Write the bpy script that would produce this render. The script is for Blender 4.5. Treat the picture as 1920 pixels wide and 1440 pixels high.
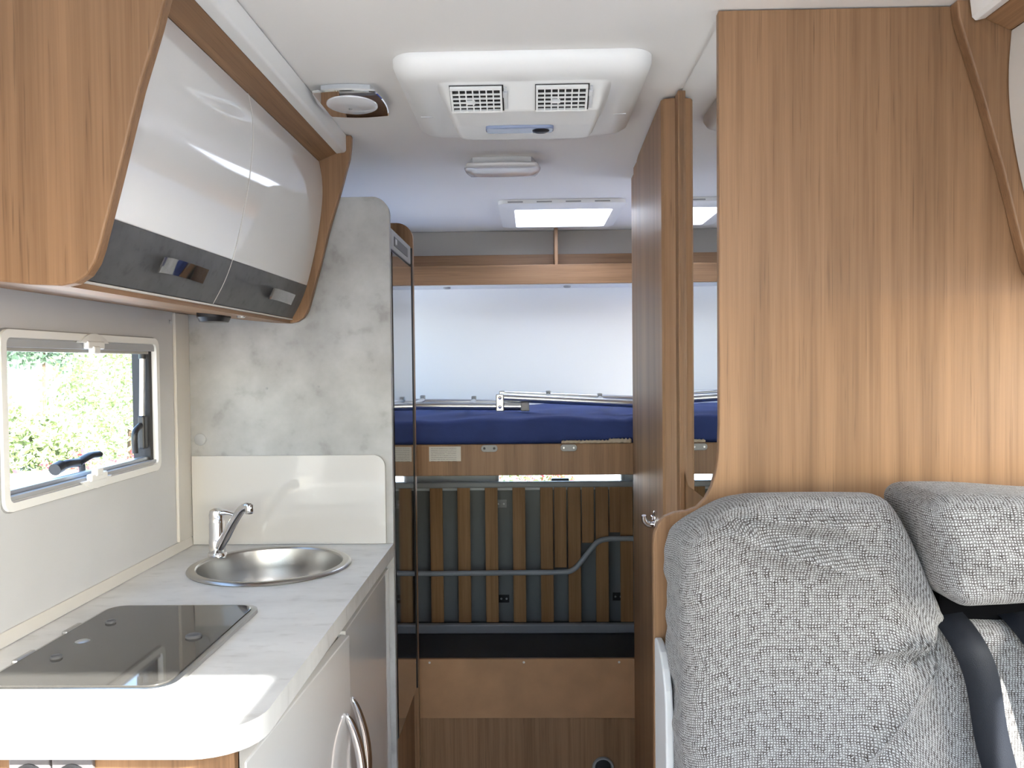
import bpy, bmesh, math, random
from mathutils import Vector, Matrix
import numpy as np

random.seed(7)
sc = bpy.context.scene
COL = sc.collection
for o in list(bpy.data.objects): bpy.data.objects.remove(o)
PI = math.pi

# ------------------------------------------------------------------ camera
cd = bpy.data.cameras.new('camera'); cam = bpy.data.objects.new('camera', cd); COL.objects.link(cam)
cd.sensor_width = 36.0; cd.lens = 36.0*1550/1920; cd.clip_start = 0.02; cd.clip_end = 500
yaw, pitch, roll = math.radians(1.26), math.radians(-1.47), math.radians(0.6)
fw = Vector((-math.sin(yaw)*math.cos(pitch), math.cos(yaw)*math.cos(pitch), math.sin(pitch)))
rt = Vector((math.cos(yaw), math.sin(yaw), 0)); up = rt.cross(fw)
R_ = rt*math.cos(roll)-up*math.sin(roll); U_ = up*math.cos(roll)+rt*math.sin(roll)
M = Matrix((R_, U_, -fw)).transposed().to_4x4(); M.translation = (0, 0, 1.37)
cam.matrix_world = M
sc.camera = cam

# ------------------------------------------------------------------ world, sun, exposure
SUN = Vector((-.5, .55, -.5)).normalized()          # direction the sunlight travels
w = bpy.data.worlds.new('sky'); sc.world = w; w.use_nodes = True
wn = w.node_tree.nodes; wl = w.node_tree.links
bg = wn['Background']; sky = wn.new('ShaderNodeTexSky'); sky.sky_type = 'NISHITA'
sky.sun_disc = False; sky.sun_elevation = math.radians(34); sky.sun_rotation = math.radians(138)
sky.air_density = 1.0; sky.dust_density = 1.6; sky.ozone_density = 1.0
wl.new(sky.outputs[0], bg.inputs[0]); bg.inputs[1].default_value = 0.42
sd = bpy.data.lights.new('sun', 'SUN'); sd.energy = 7.0; sd.angle = math.radians(.6); sd.color = (1, .965, .92)
sun = bpy.data.objects.new('sun', sd); COL.objects.link(sun)
sun.rotation_euler = SUN.to_track_quat('-Z', 'Y').to_euler(); sun.location = (6, -6, 8)
vs = sc.view_settings
vs.view_transform = 'Standard'; vs.look = 'None'; vs.gamma = 1; vs.use_curve_mapping = False
vs.exposure = 1.92

# ------------------------------------------------------------------ materials
def nodes(name):
    m = bpy.data.materials.new(name); m.use_nodes = True
    nt = m.node_tree; b = nt.nodes['Principled BSDF']
    return m, nt, b
def mat(name, c, rough=.5, metal=0, spec=.5, coat=0, bump=0, bscale=200, var=0, vscale=6, trans=0):
    m, nt, b = nodes(name)
    b.inputs['Base Color'].default_value = (*c, 1); b.inputs['Roughness'].default_value = rough
    b.inputs['Metallic'].default_value = metal; b.inputs['Specular IOR Level'].default_value = spec
    b.inputs['Coat Weight'].default_value = coat; b.inputs['Coat Roughness'].default_value = .04
    tc = nt.nodes.new('ShaderNodeTexCoord')
    if var:
        n = nt.nodes.new('ShaderNodeTexNoise'); n.inputs['Scale'].default_value = vscale; n.inputs['Detail'].default_value = 5
        nt.links.new(tc.outputs['Object'], n.inputs['Vector'])
        r = nt.nodes.new('ShaderNodeValToRGB')
        r.color_ramp.elements[0].position = .3; r.color_ramp.elements[1].position = .7
        r.color_ramp.elements[0].color = (*[x*(1-var) for x in c], 1); r.color_ramp.elements[1].color = (*[min(1, x*(1+var)) for x in c], 1)
        nt.links.new(n.outputs['Fac'], r.inputs[0]); nt.links.new(r.outputs[0], b.inputs['Base Color'])
    if bump:
        n2 = nt.nodes.new('ShaderNodeTexNoise'); n2.inputs['Scale'].default_value = bscale
        nt.links.new(tc.outputs['Object'], n2.inputs['Vector'])
        bp = nt.nodes.new('ShaderNodeBump'); bp.inputs['Strength'].default_value = bump; bp.inputs['Distance'].default_value = .002
        nt.links.new(n2.outputs['Fac'], bp.inputs['Height']); nt.links.new(bp.outputs[0], b.inputs['Normal'])
    return m
def wood(name, axis='Z', c0=(.198, .107, .053), c1=(.350, .198, .104), rough=.42, fine=1.0):
    m, nt, b = nodes(name); L = nt.links.new; N = nt.nodes.new
    tc = N('ShaderNodeTexCoord')
    def noise(across, along, det=4, rgh=.6):
        mp = N('ShaderNodeMapping'); s = [across]*3; s['XYZ'.index(axis)] = along
        mp.inputs['Scale'].default_value = s; L(tc.outputs['Object'], mp.inputs[0])
        n = N('ShaderNodeTexNoise'); n.inputs['Scale'].default_value = 1; n.inputs['Detail'].default_value = det
        n.inputs['Roughness'].default_value = rgh; n.inputs['Distortion'].default_value = .35
        L(mp.outputs[0], n.inputs['Vector']); return n.outputs['Fac']
    a = noise(13, .55, 4, .6); f = noise(150*fine, 1.8, 3, .7); g = noise(38, 1.1, 3)
    def mix(x, y, fac):
        k = N('ShaderNodeMath'); k.operation = 'MULTIPLY'; L(y, k.inputs[0]); k.inputs[1].default_value = fac
        s = N('ShaderNodeMath'); s.operation = 'ADD'; L(x, s.inputs[0]); L(k.outputs[0], s.inputs[1]); return s.outputs[0]
    v = mix(mix(a, f, .55), g, .55)
    r = N('ShaderNodeValToRGB'); e = r.color_ramp.elements
    e[0].position = .78; e[1].position = 1.27 if False else 1.0
    mr = N('ShaderNodeMapRange'); L(v, mr.inputs[0]); mr.inputs[1].default_value = .82; mr.inputs[2].default_value = 1.27
    e[0].position = 0; e[0].color = (*c0, 1); e[1].color = (*c1, 1)
    L(mr.outputs[0], r.inputs[0])
    po = noise(330*fine, 7, 2, .5); pm = N('ShaderNodeMapRange'); L(po, pm.inputs[0]); pm.inputs[1].default_value = .27; pm.inputs[2].default_value = .40; pm.inputs[3].default_value = .70; pm.inputs[4].default_value = 1
    mm = N('ShaderNodeMix'); mm.data_type = 'RGBA'; mm.blend_type = 'MULTIPLY'; mm.inputs[0].default_value = 1; L(r.outputs[0], mm.inputs[6]); L(pm.outputs[0], mm.inputs[7])
    L(mm.outputs[2], b.inputs['Base Color'])
    b.inputs['Roughness'].default_value = rough; b.inputs['Specular IOR Level'].default_value = .35
    bp = N('ShaderNodeBump'); bp.inputs['Strength'].default_value = .12; bp.inputs['Distance'].default_value = .001
    L(f, bp.inputs['Height']); L(bp.outputs[0], b.inputs['Normal'])
    return m
def mottled(name, c0, c1, scale=5, rough=.45, stretch=(1, 1, 1), dark=(.2, .19, .17)):
    m, nt, b = nodes(name); L = nt.links.new; N = nt.nodes.new
    tc = N('ShaderNodeTexCoord'); mp = N('ShaderNodeMapping'); mp.inputs['Scale'].default_value = stretch
    L(tc.outputs['Object'], mp.inputs[0])
    n = N('ShaderNodeTexNoise'); n.inputs['Scale'].default_value = scale; n.inputs['Detail'].default_value = 9; n.inputs['Roughness'].default_value = .62
    L(mp.outputs[0], n.inputs['Vector'])
    r = N('ShaderNodeValToRGB'); e = r.color_ramp.elements
    e[0].position = .33; e[0].color = (*c0, 1); e[1].position = .62; e[1].color = (*c1, 1)
    L(n.outputs['Fac'], r.inputs[0])
    n2 = N('ShaderNodeTexNoise'); n2.inputs['Scale'].default_value = scale*4; n2.inputs['Detail'].default_value = 6; L(mp.outputs[0], n2.inputs['Vector'])
    r2 = N('ShaderNodeValToRGB'); e2 = r2.color_ramp.elements
    e2[0].position = .28; e2[0].color = (*dark, 1); e2[1].position = .42; e2[1].color = (1, 1, 1, 1)
    L(n2.outputs['Fac'], r2.inputs[0])
    mx = N('ShaderNodeMix'); mx.data_type = 'RGBA'; mx.blend_type = 'MULTIPLY'; mx.inputs[0].default_value = .3
    L(r.outputs[0], mx.inputs[6]); L(r2.outputs[0], mx.inputs[7]); L(mx.outputs[2], b.inputs['Base Color'])
    b.inputs['Roughness'].default_value = rough
    return m
def weave(name):
    m, nt, b = nodes(name); L = nt.links.new; N = nt.nodes.new
    def math_(op, x, y=None):
        k = N('ShaderNodeMath'); k.operation = op
        for i, q in enumerate((x, y)):
            if q is None: continue
            if isinstance(q, (int, float)): k.inputs[i].default_value = q
            else: L(q, k.inputs[i])
        return k.outputs[0]
    uv = N('ShaderNodeUVMap'); uv.uv_map = 'UVMap'
    nz = N('ShaderNodeTexNoise'); nz.inputs['Scale'].default_value = 90; nz.inputs['Detail'].default_value = 2; L(uv.outputs[0], nz.inputs['Vector'])
    nzl = N('ShaderNodeTexNoise'); nzl.inputs['Scale'].default_value = 700; L(uv.outputs[0], nzl.inputs['Vector'])
    sp = N('ShaderNodeSeparateXYZ'); L(uv.outputs[0], sp.inputs[0])
    jit = math_('MULTIPLY', math_('SUBTRACT', nz.outputs['Fac'], .5), 1.3)
    fu = math_('FRACT', math_('ADD', math_('MULTIPLY', sp.outputs[0], 1/.0043), jit))
    fv = math_('FRACT', math_('ADD', math_('MULTIPLY', sp.outputs[1], 1/.0039), jit))
    th = math_('ADD', math_('MULTIPLY', nzl.outputs['Fac'], .95), -.04)
    lu = math_('LESS_THAN', fu, th); lv = math_('LESS_THAN', fv, th)
    ln = math_('MAXIMUM', lu, lv)
    dk = math_('MULTIPLY', ln, math_('ADD', math_('MULTIPLY', nz.outputs['Fac'], .9), .35))
    mx = N('ShaderNodeMix'); mx.data_type = 'RGBA'; L(dk, mx.inputs[0])
    mx.inputs[6].default_value = (.45, .45, .455, 1); mx.inputs[7].default_value = (.04, .031, .028, 1)
    L(mx.outputs[2], b.inputs['Base Color']); b.inputs['Roughness'].default_value = .9; b.inputs['Specular IOR Level'].default_value = .15
    b.inputs['Sheen Weight'].default_value = .15
    bp = N('ShaderNodeBump'); bp.inputs['Strength'].default_value = .25; bp.inputs['Distance'].default_value = .001
    L(math_('SUBTRACT', 1, ln), bp.inputs['Height']); L(bp.outputs[0], b.inputs['Normal'])
    return m
def pane(name, tint=(1, 1, 1), gloss=.08):
    m = bpy.data.materials.new(name); m.use_nodes = True; nt = m.node_tree; nt.nodes.clear()
    o = nt.nodes.new('ShaderNodeOutputMaterial'); t = nt.nodes.new('ShaderNodeBsdfTransparent'); g = nt.nodes.new('ShaderNodeBsdfGlossy')
    t.inputs[0].default_value = (*tint, 1); g.inputs['Roughness'].default_value = .02
    x = nt.nodes.new('ShaderNodeMixShader'); x.inputs[0].default_value = gloss
    nt.links.new(t.outputs[0], x.inputs[1]); nt.links.new(g.outputs[0], x.inputs[2]); nt.links.new(x.outputs[0], o.inputs[0])
    return m
def milk(name, c=(.9, .92, .95)):
    m = bpy.data.materials.new(name); m.use_nodes = True; nt = m.node_tree; nt.nodes.clear()
    o = nt.nodes.new('ShaderNodeOutputMaterial'); t = nt.nodes.new('ShaderNodeBsdfTranslucent'); g = nt.nodes.new('ShaderNodeBsdfTransparent')
    t.inputs[0].default_value = (*c, 1)
    x = nt.nodes.new('ShaderNodeMixShader'); x.inputs[0].default_value = 0.0
    nt.links.new(t.outputs[0], x.inputs[1]); nt.links.new(g.outputs[0], x.inputs[2]); nt.links.new(x.outputs[0], o.inputs[0])
    return m

MT = dict(
    wood=wood('walnut_vertical', 'Z'), woodx=wood('walnut_across', 'X'), woody=wood('walnut_along', 'Y'),
    edge=mat('walnut_edge', (.30, .19, .11), .45, var=.15, vscale=30),
    ply=mat('plywood_face', (.40, .215, .105), .6, var=.10, vscale=12),
    slat=wood('beech_slat', 'Z', (.30, .14, .05), (.46, .25, .11), .5),
    ceil=mat('ceiling_vinyl', (.90, .88, .86), .55, bump=.05, bscale=400),
    wallw=mat('white_wall_panel', (.61, .612, .63), .28, var=.02),
    cream=mat('cream_trim', (.66, .63, .59), .4),
    gloss=mat('gloss_white', (.80, .79, .78), .06, coat=.6),
    white=mat('white_plastic', (.90, .90, .89), .35),
    lgrey=mat('light_grey_plastic', (.66, .67, .69), .4),
    mgrey=mat('grey_plastic', (.33, .33, .33), .4),
    dgrey=mottled('anthracite_laminate', (.075, .077, .08), (.115, .117, .12), 14, .45),
    black=mat('black_plastic', (.015, .015, .017), .35),
    seal=mat('dark_seal', (.03, .028, .028), .7),
    chrome=mat('chrome', (.82, .82, .84), .06, 1),
    steel=mat('brushed_steel', (.50, .49, .47), .30, 1, bump=.06, bscale=300),
    alu=mat('anodised_aluminium', (.62, .63, .65), .32, 1),
    mirror=mat('mirror_glass', (.93, .94, .94), .005, 1),
    concrete=mottled('concrete_laminate', (.315, .312, .308), (.475, .475, .475), 4.5, .5, dark=(.45, .42, .38)),
    counter=mottled('marble_laminate', (.64, .64, .635), (.76, .76, .755), 5, .33, (1, 2.2, 1), dark=(.62, .6, .57)),
    hob=mat('smoked_glass', (.07, .066, .062), .04, spec=.4),
    fridge=mat('black_gloss', (.012, .012, .013), .025, coat=1),
    weave=weave('tweed_weave'),
    blue=mat('navy_sheet', (.028, .05, .19), .85, bump=.2, bscale=250, var=.12, vscale=9),
    belt=mat('seat_belt_webbing', (.011, .013, .019), .6, spec=.25, bump=.3, bscale=900),
    cloth=mat('beige_cloth', (.55, .46, .36), .9),
    pane=pane('clear_acrylic', (.97, .99, .98), .05), tint=pane('tinted_acrylic', (.75, .78, .78), .06),
    milk=milk('opal_acrylic'),
    lampglass=mat('opal_lamp_glass', (.78, .78, .80), .12, coat=.5),
    darkgrey=mat('charcoal_liner', (.10, .10, .105), .8), rearw=mat('rear_wall_panel', (.80, .82, .84), .5), garage=mat('garage_lining', (.22, .225, .22), .8),
    shelfgrey=mat('grey_felt', (.38, .36, .33), .9),
    floor=wood('floor_plank', 'Y', (.28, .24, .20), (.38, .33, .28), .5),
    ground=mat('pale_gravel', (.60, .595, .585), .95, var=.12, vscale=.7),
    leaf=mat('hedge_leaf', (.31, .38, .17), .55, var=.5, vscale=7), leafd=mat('conifer_leaf', (.10, .17, .10), .6, var=.3, vscale=1),
    hill=mat('hill_green', (.16, .24, .16), .95, var=.3, vscale=.08),
    bark=mat('bark', (.12, .08, .05), .9), petal=mat('pink_petal', (.70, .10, .12), .6, var=.3, vscale=5), 
    sockgrey=mat('socket_grey', (.16, .15, .16), .4), rail=mat('grey_lacquer', (.40, .41, .43), .4),
    sandrail=mat('sand_rail', (.42, .39, .34), .5),
    splash=mat('cream_gloss', (.60, .58, .555), .08, coat=.6),
    gapshade=mat('gap_shade_black', (.003, .003, .004), .9, spec=.05),  # near-black that stands in for the shade in the headrest gap
    body=mat('outer_skin', (.75, .75, .75), .4),
)

def sticker_mat():
    m, nt, b = nodes('printed_sticker'); L = nt.links.new; N = nt.nodes.new
    uv = N('ShaderNodeTexCoord'); sp = N('ShaderNodeSeparateXYZ'); L(uv.outputs['Generated'], sp.inputs[0])
    def mth(op, x, y):
        k = N('ShaderNodeMath'); k.operation = op
        for i, q in enumerate((x, y)):
            if isinstance(q, (int, float)): k.inputs[i].default_value = q
            else: L(q, k.inputs[i])
        return k.outputs[0]
    row = mth('LESS_THAN', mth('FRACT', mth('MULTIPLY', sp.outputs[2], 8.0), 0), .22)
    nz = N('ShaderNodeTexNoise'); nz.inputs['Scale'].default_value = 30; L(uv.outputs['Generated'], nz.inputs[0])
    k = mth('MULTIPLY', row, mth('MULTIPLY', mth('LESS_THAN', sp.outputs[0], .86), mth('GREATER_THAN', sp.outputs[0], .06)))
    k = mth('MULTIPLY', k, mth('GREATER_THAN', nz.outputs['Fac'], .42))
    mx = N('ShaderNodeMix'); mx.data_type = 'RGBA'; L(mth('MULTIPLY', k, .75), mx.inputs[0])
    mx.inputs[6].default_value = (.62, .60, .56, 1); mx.inputs[7].default_value = (.05, .05, .06, 1)
    L(mx.outputs[2], b.inputs['Base Color']); b.inputs['Roughness'].default_value = .7
    return m
MT['sticker'] = sticker_mat()

# ------------------------------------------------------------------ helpers (all coordinates are metres in the vehicle)
class Root: pass
def tag(o, label=None, cat=None, group=None, kind=None):
    if label: o['label'] = label
    if cat: o['category'] = cat
    if group: o['group'] = group
    if kind: o['kind'] = kind
    return o
def thing(name, label, cat, loc=(0, 0, 0), group=None, kind=None):
    o = bpy.data.objects.new(name, None); COL.objects.link(o); o.location = loc; o.empty_display_size = .05
    return tag(o, label, cat, group, kind)
def offs(parent):
    v = Vector((0, 0, 0))
    while parent is not None: v += parent.location; parent = parent.parent
    return v
def link(name, bm, m, parent=None, smooth=False, origin=None, uvs=None):
    if origin is None:
        origin = Vector((0, 0, 0)) if parent is not None else None
    if parent is None:
        if origin is None:
            xs = [v.co for v in bm.verts]
            origin = Vector((sum(c.x for c in xs)/len(xs), sum(c.y for c in xs)/len(xs), min(c.z for c in xs)))
        off = Vector(origin)
    else: off = offs(parent)
    bmesh.ops.translate(bm, verts=bm.verts, vec=-off)
    bmesh.ops.recalc_face_normals(bm, faces=bm.faces)
    me = bpy.data.meshes.new(name); bm.to_mesh(me); bm.free()
    if smooth:
        for p in me.polygons: p.use_smooth = True
        if smooth != 'all':
            try: me.set_sharp_from_angle(angle=math.radians(smooth if smooth is not True else 40))
            except Exception: pass
    me.materials.append(MT[m] if isinstance(m, str) else m)
    o = bpy.data.objects.new(name, me); COL.objects.link(o)
    if parent is None: o.location = off
    else: o.parent = parent
    return o
def BM(): return bmesh.new()
def quad_box(bm, p0, p1, bev=0, seg=2):
    x0, x1 = sorted((p0[0], p1[0])); y0, y1 = sorted((p0[1], p1[1])); z0, z1 = sorted((p0[2], p1[2]))
    r = bmesh.ops.create_cube(bm, size=1)
    vs_ = r['verts']
    for v in vs_: v.co = Vector((x0 if v.co.x < 0 else x1, y0 if v.co.y < 0 else y1, z0 if v.co.z < 0 else z1))
    if bev:
        es = list({e for v in vs_ for e in v.link_edges})
        bmesh.ops.bevel(bm, geom=es, offset=bev, segments=seg, affect='EDGES', profile=.5)
    return bm
def box(name, p0, p1, m, parent=None, bev=.0015, seg=2, **k):
    return link(name, quad_box(BM(), p0, p1, bev, seg), m, parent, smooth=18 if bev else False, **k)
def prism(bm, pts, axis, a, b):
    """extrude a 2D polygon (other two axes in order) between a and b along axis"""
    def P(u, v, t):
        return {'X': (t, u, v), 'Y': (u, t, v), 'Z': (u, v, t)}[axis]
    A = [bm.verts.new(P(u, v, a)) for u, v in pts]; B = [bm.verts.new(P(u, v, b)) for u, v in pts]
    n = len(pts)
    bm.faces.new(A); bm.faces.new(B[::-1])
    for i in range(n): bm.faces.new((A[i], B[i], B[(i+1) % n], A[(i+1) % n]))
    return bm
def bevel_all(bm, off, seg=2, ang=40):
    bm.normal_update()
    es = [e for e in bm.edges if len(e.link_faces) == 2 and e.calc_face_angle(0) > math.radians(ang)]
    bmesh.ops.bevel(bm, geom=es, offset=off, segments=seg, affect='EDGES', profile=.5)
    return bm
def pr(name, pts, axis, a, b, m, parent=None, bev=0, seg=2, **k):
    bm = prism(BM(), pts, axis, a, b)
    if bev: bmesh.ops.recalc_face_normals(bm, faces=bm.faces); bevel_all(bm, bev, seg)
    return link(name, bm, m, parent, smooth=19, **k)
def arc(cx, cy, r, a0, a1, n=8):
    return [(cx+r*math.cos(math.radians(a0+(a1-a0)*i/n)), cy+r*math.sin(math.radians(a0+(a1-a0)*i/n))) for i in range(n+1)]
def rrect(x0, y0, x1, y1, r, n=5):
    r4 = r if isinstance(r, (tuple, list)) else (r,)*4   # order: x1y1, x0y1, x0y0, x1y0
    out = []
    for (cx, cy, a, q) in ((x1-r4[0], y1-r4[0], 0, r4[0]), (x0+r4[1], y1-r4[1], 90, r4[1]), (x0+r4[2], y0+r4[2], 180, r4[2]), (x1-r4[3], y0+r4[3], 270, r4[3])):
        out += arc(cx, cy, q, a, a+90, n)
    return out
def smoothpath(pts, n=6):
    pts = [Vector(p) for p in pts]; out = []
    P = [pts[0]*2-pts[1]]+pts+[pts[-1]*2-pts[-2]]
    for i in range(1, len(P)-2):
        for k in range(n):
            t = k/n; a, b, c, d = P[i-1], P[i], P[i+1], P[i+2]
            out.append(.5*((2*b)+(c-a)*t+(2*a-5*b+4*c-d)*t*t+(3*b-a-3*c+d)*t**3))
    out.append(pts[-1]); return out
def tube(bm, path, rad, seg=10, caps=True, flat=None):
    path = [Vector(p) for p in path]; rings = []
    rf = rad if callable(rad) else (lambda t: rad)
    prev = None
    for i, p in enumerate(path):
        d = (path[min(i+1, len(path)-1)]-path[max(i-1, 0)]).normalized()
        if prev is None:
            ref = Vector((0, 0, 1)) if abs(d.z) < .9 else Vector((1, 0, 0)); s = d.cross(ref).normalized()
        else: s = (prev-d*prev.dot(d)).normalized()
        prev = s; t_ = s.cross(d); r = rf(i/max(1, len(path)-1)); r2 = r if flat is None else r*flat
        rings.append([bm.verts.new(p+s*math.cos(2*PI*k/seg)*r+t_*math.sin(2*PI*k/seg)*r2) for k in range(seg)])
    for a, b in zip(rings, rings[1:]):
        for k in range(seg): bm.faces.new((a[k], a[(k+1) % seg], b[(k+1) % seg], b[k]))
    if caps: bm.faces.new(rings[0][::-1]); bm.faces.new(rings[-1])
    return bm
def tb(name, path, rad, m, parent=None, seg=10, flat=None, **k):
    return link(name, tube(BM(), path, rad, seg, True, flat), m, parent, smooth=50, **k)
def lathe(name, prof, m, parent=None, c=(0, 0, 0), n=32, axis='Z', sy=1.0, caps=True):
    bm = BM(); rings = []
    def P(r, h, a):
        u, v = r*math.cos(a), r*math.sin(a)*sy
        return {'Z': (c[0]+u, c[1]+v, c[2]+h), 'Y': (c[0]+u, c[1]+h, c[2]+v), 'X': (c[0]+h, c[1]+u, c[2]+v)}[axis]
    for r, h in prof:
        rings.append([bm.verts.new(P(max(r, 1e-5), h, 2*PI*k/n)) for k in range(n)])
    for a, b in zip(rings, rings[1:]):
        for k in range(n): bm.faces.new((a[k], a[(k+1) % n], b[(k+1) % n], b[k]))
    if caps: bm.faces.new(rings[0][::-1]); bm.faces.new(rings[-1])
    return link(name, bm, m, parent, smooth=45)
def loft(bm, loops, cap0=False, cap1=True):
    R = [[bm.verts.new(p) for p in L] for L in loops]; n = len(R[0])
    for a, b in zip(R, R[1:]):
        for k in range(n): bm.faces.new((a[k], a[(k+1) % n], b[(k+1) % n], b[k]))
    if cap0: bm.faces.new(R[0][::-1])
    if cap1: bm.faces.new(R[-1])
    return bm
def slab(name, axis, t0, t1, rect, holes, m, parent=None, **k):
    """flat wall t0..t1 thick along axis, rect (u0,v0,u1,v1), with rectangular holes"""
    us = sorted({rect[0], rect[2], *[h[0] for h in holes], *[h[2] for h in holes]})
    vs2 = sorted({rect[1], rect[3], *[h[1] for h in holes], *[h[3] for h in holes]})
    us = [u for u in us if rect[0] <= u <= rect[2]]; vs2 = [v for v in vs2 if rect[1] <= v <= rect[3]]
    def solid(i, j):
        if i < 0 or j < 0 or i >= len(us)-1 or j >= len(vs2)-1: return False
        cu, cv = (us[i]+us[i+1])/2, (vs2[j]+vs2[j+1])/2
        return not any(h[0] < cu < h[2] and h[1] < cv < h[3] for h in holes)
    bm = BM(); cache = {}
    def V(u, v, t):
        key = (u, v, t)
        if key not in cache: cache[key] = bm.verts.new({'X': (t, u, v), 'Y': (u, t, v), 'Z': (u, v, t)}[axis])
        return cache[key]
    for i in range(len(us)-1):
        for j in range(len(vs2)-1):
            if not solid(i, j): continue
            u0, u1, v0, v1 = us[i], us[i+1], vs2[j], vs2[j+1]
            for t in (t0, t1): bm.faces.new((V(u0, v0, t), V(u1, v0, t), V(u1, v1, t), V(u0, v1, t)))
            if not solid(i-1, j): bm.faces.new((V(u0, v0, t0), V(u0, v1, t0), V(u0, v1, t1), V(u0, v0, t1)))
            if not solid(i+1, j): bm.faces.new((V(u1, v0, t0), V(u1, v1, t0), V(u1, v1, t1), V(u1, v0, t1)))
            if not solid(i, j-1): bm.faces.new((V(u0, v0, t0), V(u1, v0, t0), V(u1, v0, t1), V(u0, v0, t1)))
            if not solid(i, j+1): bm.faces.new((V(u0, v1, t0), V(u1, v1, t0), V(u1, v1, t1), V(u0, v1, t1)))
    return link(name, bm, m, parent, **k)
def S(o, label, cat='wall'): return tag(o, label, cat, kind='structure')
def ringframe(name, axis, t0, t1, outer, inner, m, parent):
    """closed loop frame: outer/inner 2D loops with equal counts"""
    bm = BM(); P = lambda u, v, t: {'X': (t, u, v), 'Y': (u, t, v), 'Z': (u, v, t)}[axis]
    Ls = [[bm.verts.new(P(u, v, t)) for u, v in L] for L, t in ((outer, t0), (outer, t1), (inner, t1), (inner, t0))]
    n = len(outer)
    for q in range(4):
        a, b = Ls[q], Ls[(q+1) % 4]
        for k in range(n): bm.faces.new((a[k], a[(k+1) % n], b[(k+1) % n], b[k]))
    return link(name, bm, m, parent, smooth=19)
def rbox(p0, p1, r, n=(12, 6, 12), fn=None):
    """rounded box of a subdivided cube; returns bm with a UV layer in metres"""
    c = (Vector(p0)+Vector(p1))/2; h = (Vector(p1)-Vector(p0))/2
    bm = BM(); uvl = bm.loops.layers.uv.new('UVMap'); cache = {}
    def vert(i, j, k):
        if (i, j, k) in cache: return cache[(i, j, k)]
        q = Vector(((i/n[0]*2-1)*h.x, (j/n[1]*2-1)*h.y, (k/n[2]*2-1)*h.z))
        inner = Vector([max(-h[a]+r, min(h[a]-r, q[a])) for a in range(3)]); d = q-inner
        p = inner+(d.normalized()*r if d.length > 1e-9 else d)
        p = p+c
        v = bm.verts.new(p); cache[(i, j, k)] = v; return v
    def face(idx, uvf):
        f = bm.faces.new([vert(*i) for i in idx])
        for l, i in zip(f.loops, idx): l[uvl].uv = uvf(i)
    U = lambda i: i/n[0]*2*h.x; V_ = lambda j: j/n[1]*2*h.y; W = lambda k: k/n[2]*2*h.z
    for i in range(n[0]):
        for k in range(n[2]):
            for j, sgn in ((0, 1), (n[1], -1)):
                idx = [(i, j, k), (i+1, j, k), (i+1, j, k+1), (i, j, k+1)]; idx = idx[::sgn]
                face(idx, lambda q: (U(q[0]), W(q[2])))
    for j in range(n[1]):
        for k in range(n[2]):
            for i in (0, n[0]):
                face([(i, j, k), (i, j+1, k), (i, j+1, k+1), (i, j, k+1)], lambda q: (-V_(q[1]) if i == 0 else 2*h.x+V_(q[1]), W(q[2])))
    for i in range(n[0]):
        for j in range(n[1]):
            for k in (0, n[2]):
                face([(i, j, k), (i+1, j, k), (i+1, j+1, k), (i, j+1, k)], lambda q: (U(q[0]), 2*h.z+V_(q[1]) if k else -V_(q[1])))
    if fn:
        for v in bm.verts: v.co = Vector(fn(v.co.copy()))
    return bm
def sstep(a, b, x):
    t = max(0, min(1, (x-a)/(b-a))); return t*t*(3-2*t)

# ================================================================== SETTING
XL, XR, ZC, YR, YF = -.90, 1.25, 1.96, 3.72, -1.7
S(slab('floor', 'Z', -.04, 0, (XL-.03, YF, XR+.03, YR+.03), [], 'floor'), 'brown plank floor running down the aisle', 'floor')
HATCH = (0.0, -.46, .70, .06)
SKYL = (-.06, 3.07, .32, 3.47)
S(slab('ceiling', 'Z', ZC, ZC+.035, (XL-.03, YF, XR+.03, YR+.03), [HATCH, SKYL], 'ceil'), 'smooth off-white ceiling carrying the vent unit and lamps', 'ceiling')
KW = (1.395, 1.14, 1.958, 1.42)
S(slab('wall_left', 'X', XL-.03, XL, (YF, 0, YR+.03, ZC), [KW, (2.78, 1.22, 3.6, 1.66), (-1.5, .95, -.6, 1.6)], 'wallw'), 'white side wall panel behind the kitchen worktop')
S(slab('wall_right', 'X', XR, XR+.03, (YF, 0, YR+.03, ZC), [(.50, .95, 1.3, 1.50), (-1.5, .95, -.75, 1.6), (2.78, 1.22, 3.6, 1.66)], 'wallw'), 'white side wall beside the dinette bench')
S(slab('wall_rear', 'Y', YR, YR+.03, (XL, 0, XR, ZC), [(-.145, .815, .405, .97)], 'rearw'), 'pale blue-white rear wall above the blue mattress')
S(slab('wall_front', 'Y', YF-.03, YF, (XL, 0, XR, ZC), [(XL+.08, .85, XR-.08, 1.75)], 'wallw'), 'white front bulkhead around the windscreen')
wf = thing('window_5', 'wide windscreen at the front of the cab', 'window', (.175, YF-.015, .85), kind='structure')
box('pane', (XL+.08, YF-.018, .85), (XR-.08, YF-.012, 1.75), 'pane', wf, 0)
wd = thing('window_4', 'dinette window in the right side wall', 'window', (XR+.015, .9, .95), kind='structure')
box('pane', (XR+.012, .50, .95), (XR+.018, 1.3, 1.50), 'pane', wd, 0)
wb = thing('window_3', 'bunk window in the left side wall behind the fridge', 'window', (XL-.015, 3.2, 1.25), kind='structure')
box('pane', (XL-.018, 2.78, 1.22), (XL-.012, 3.6, 1.66), 'pane', wb, 0)
wb2 = thing('added_light_window', 'added unseen window in the right side wall lighting the rear bunk', 'window', (XR+.015, 3.2, 1.25), kind='structure')  # unseen opening, added to bring more light onto the rear wall
box('pane', (XR+.012, 2.78, 1.22), (XR+.018, 3.6, 1.66), 'pane', wb2, 0)
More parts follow.
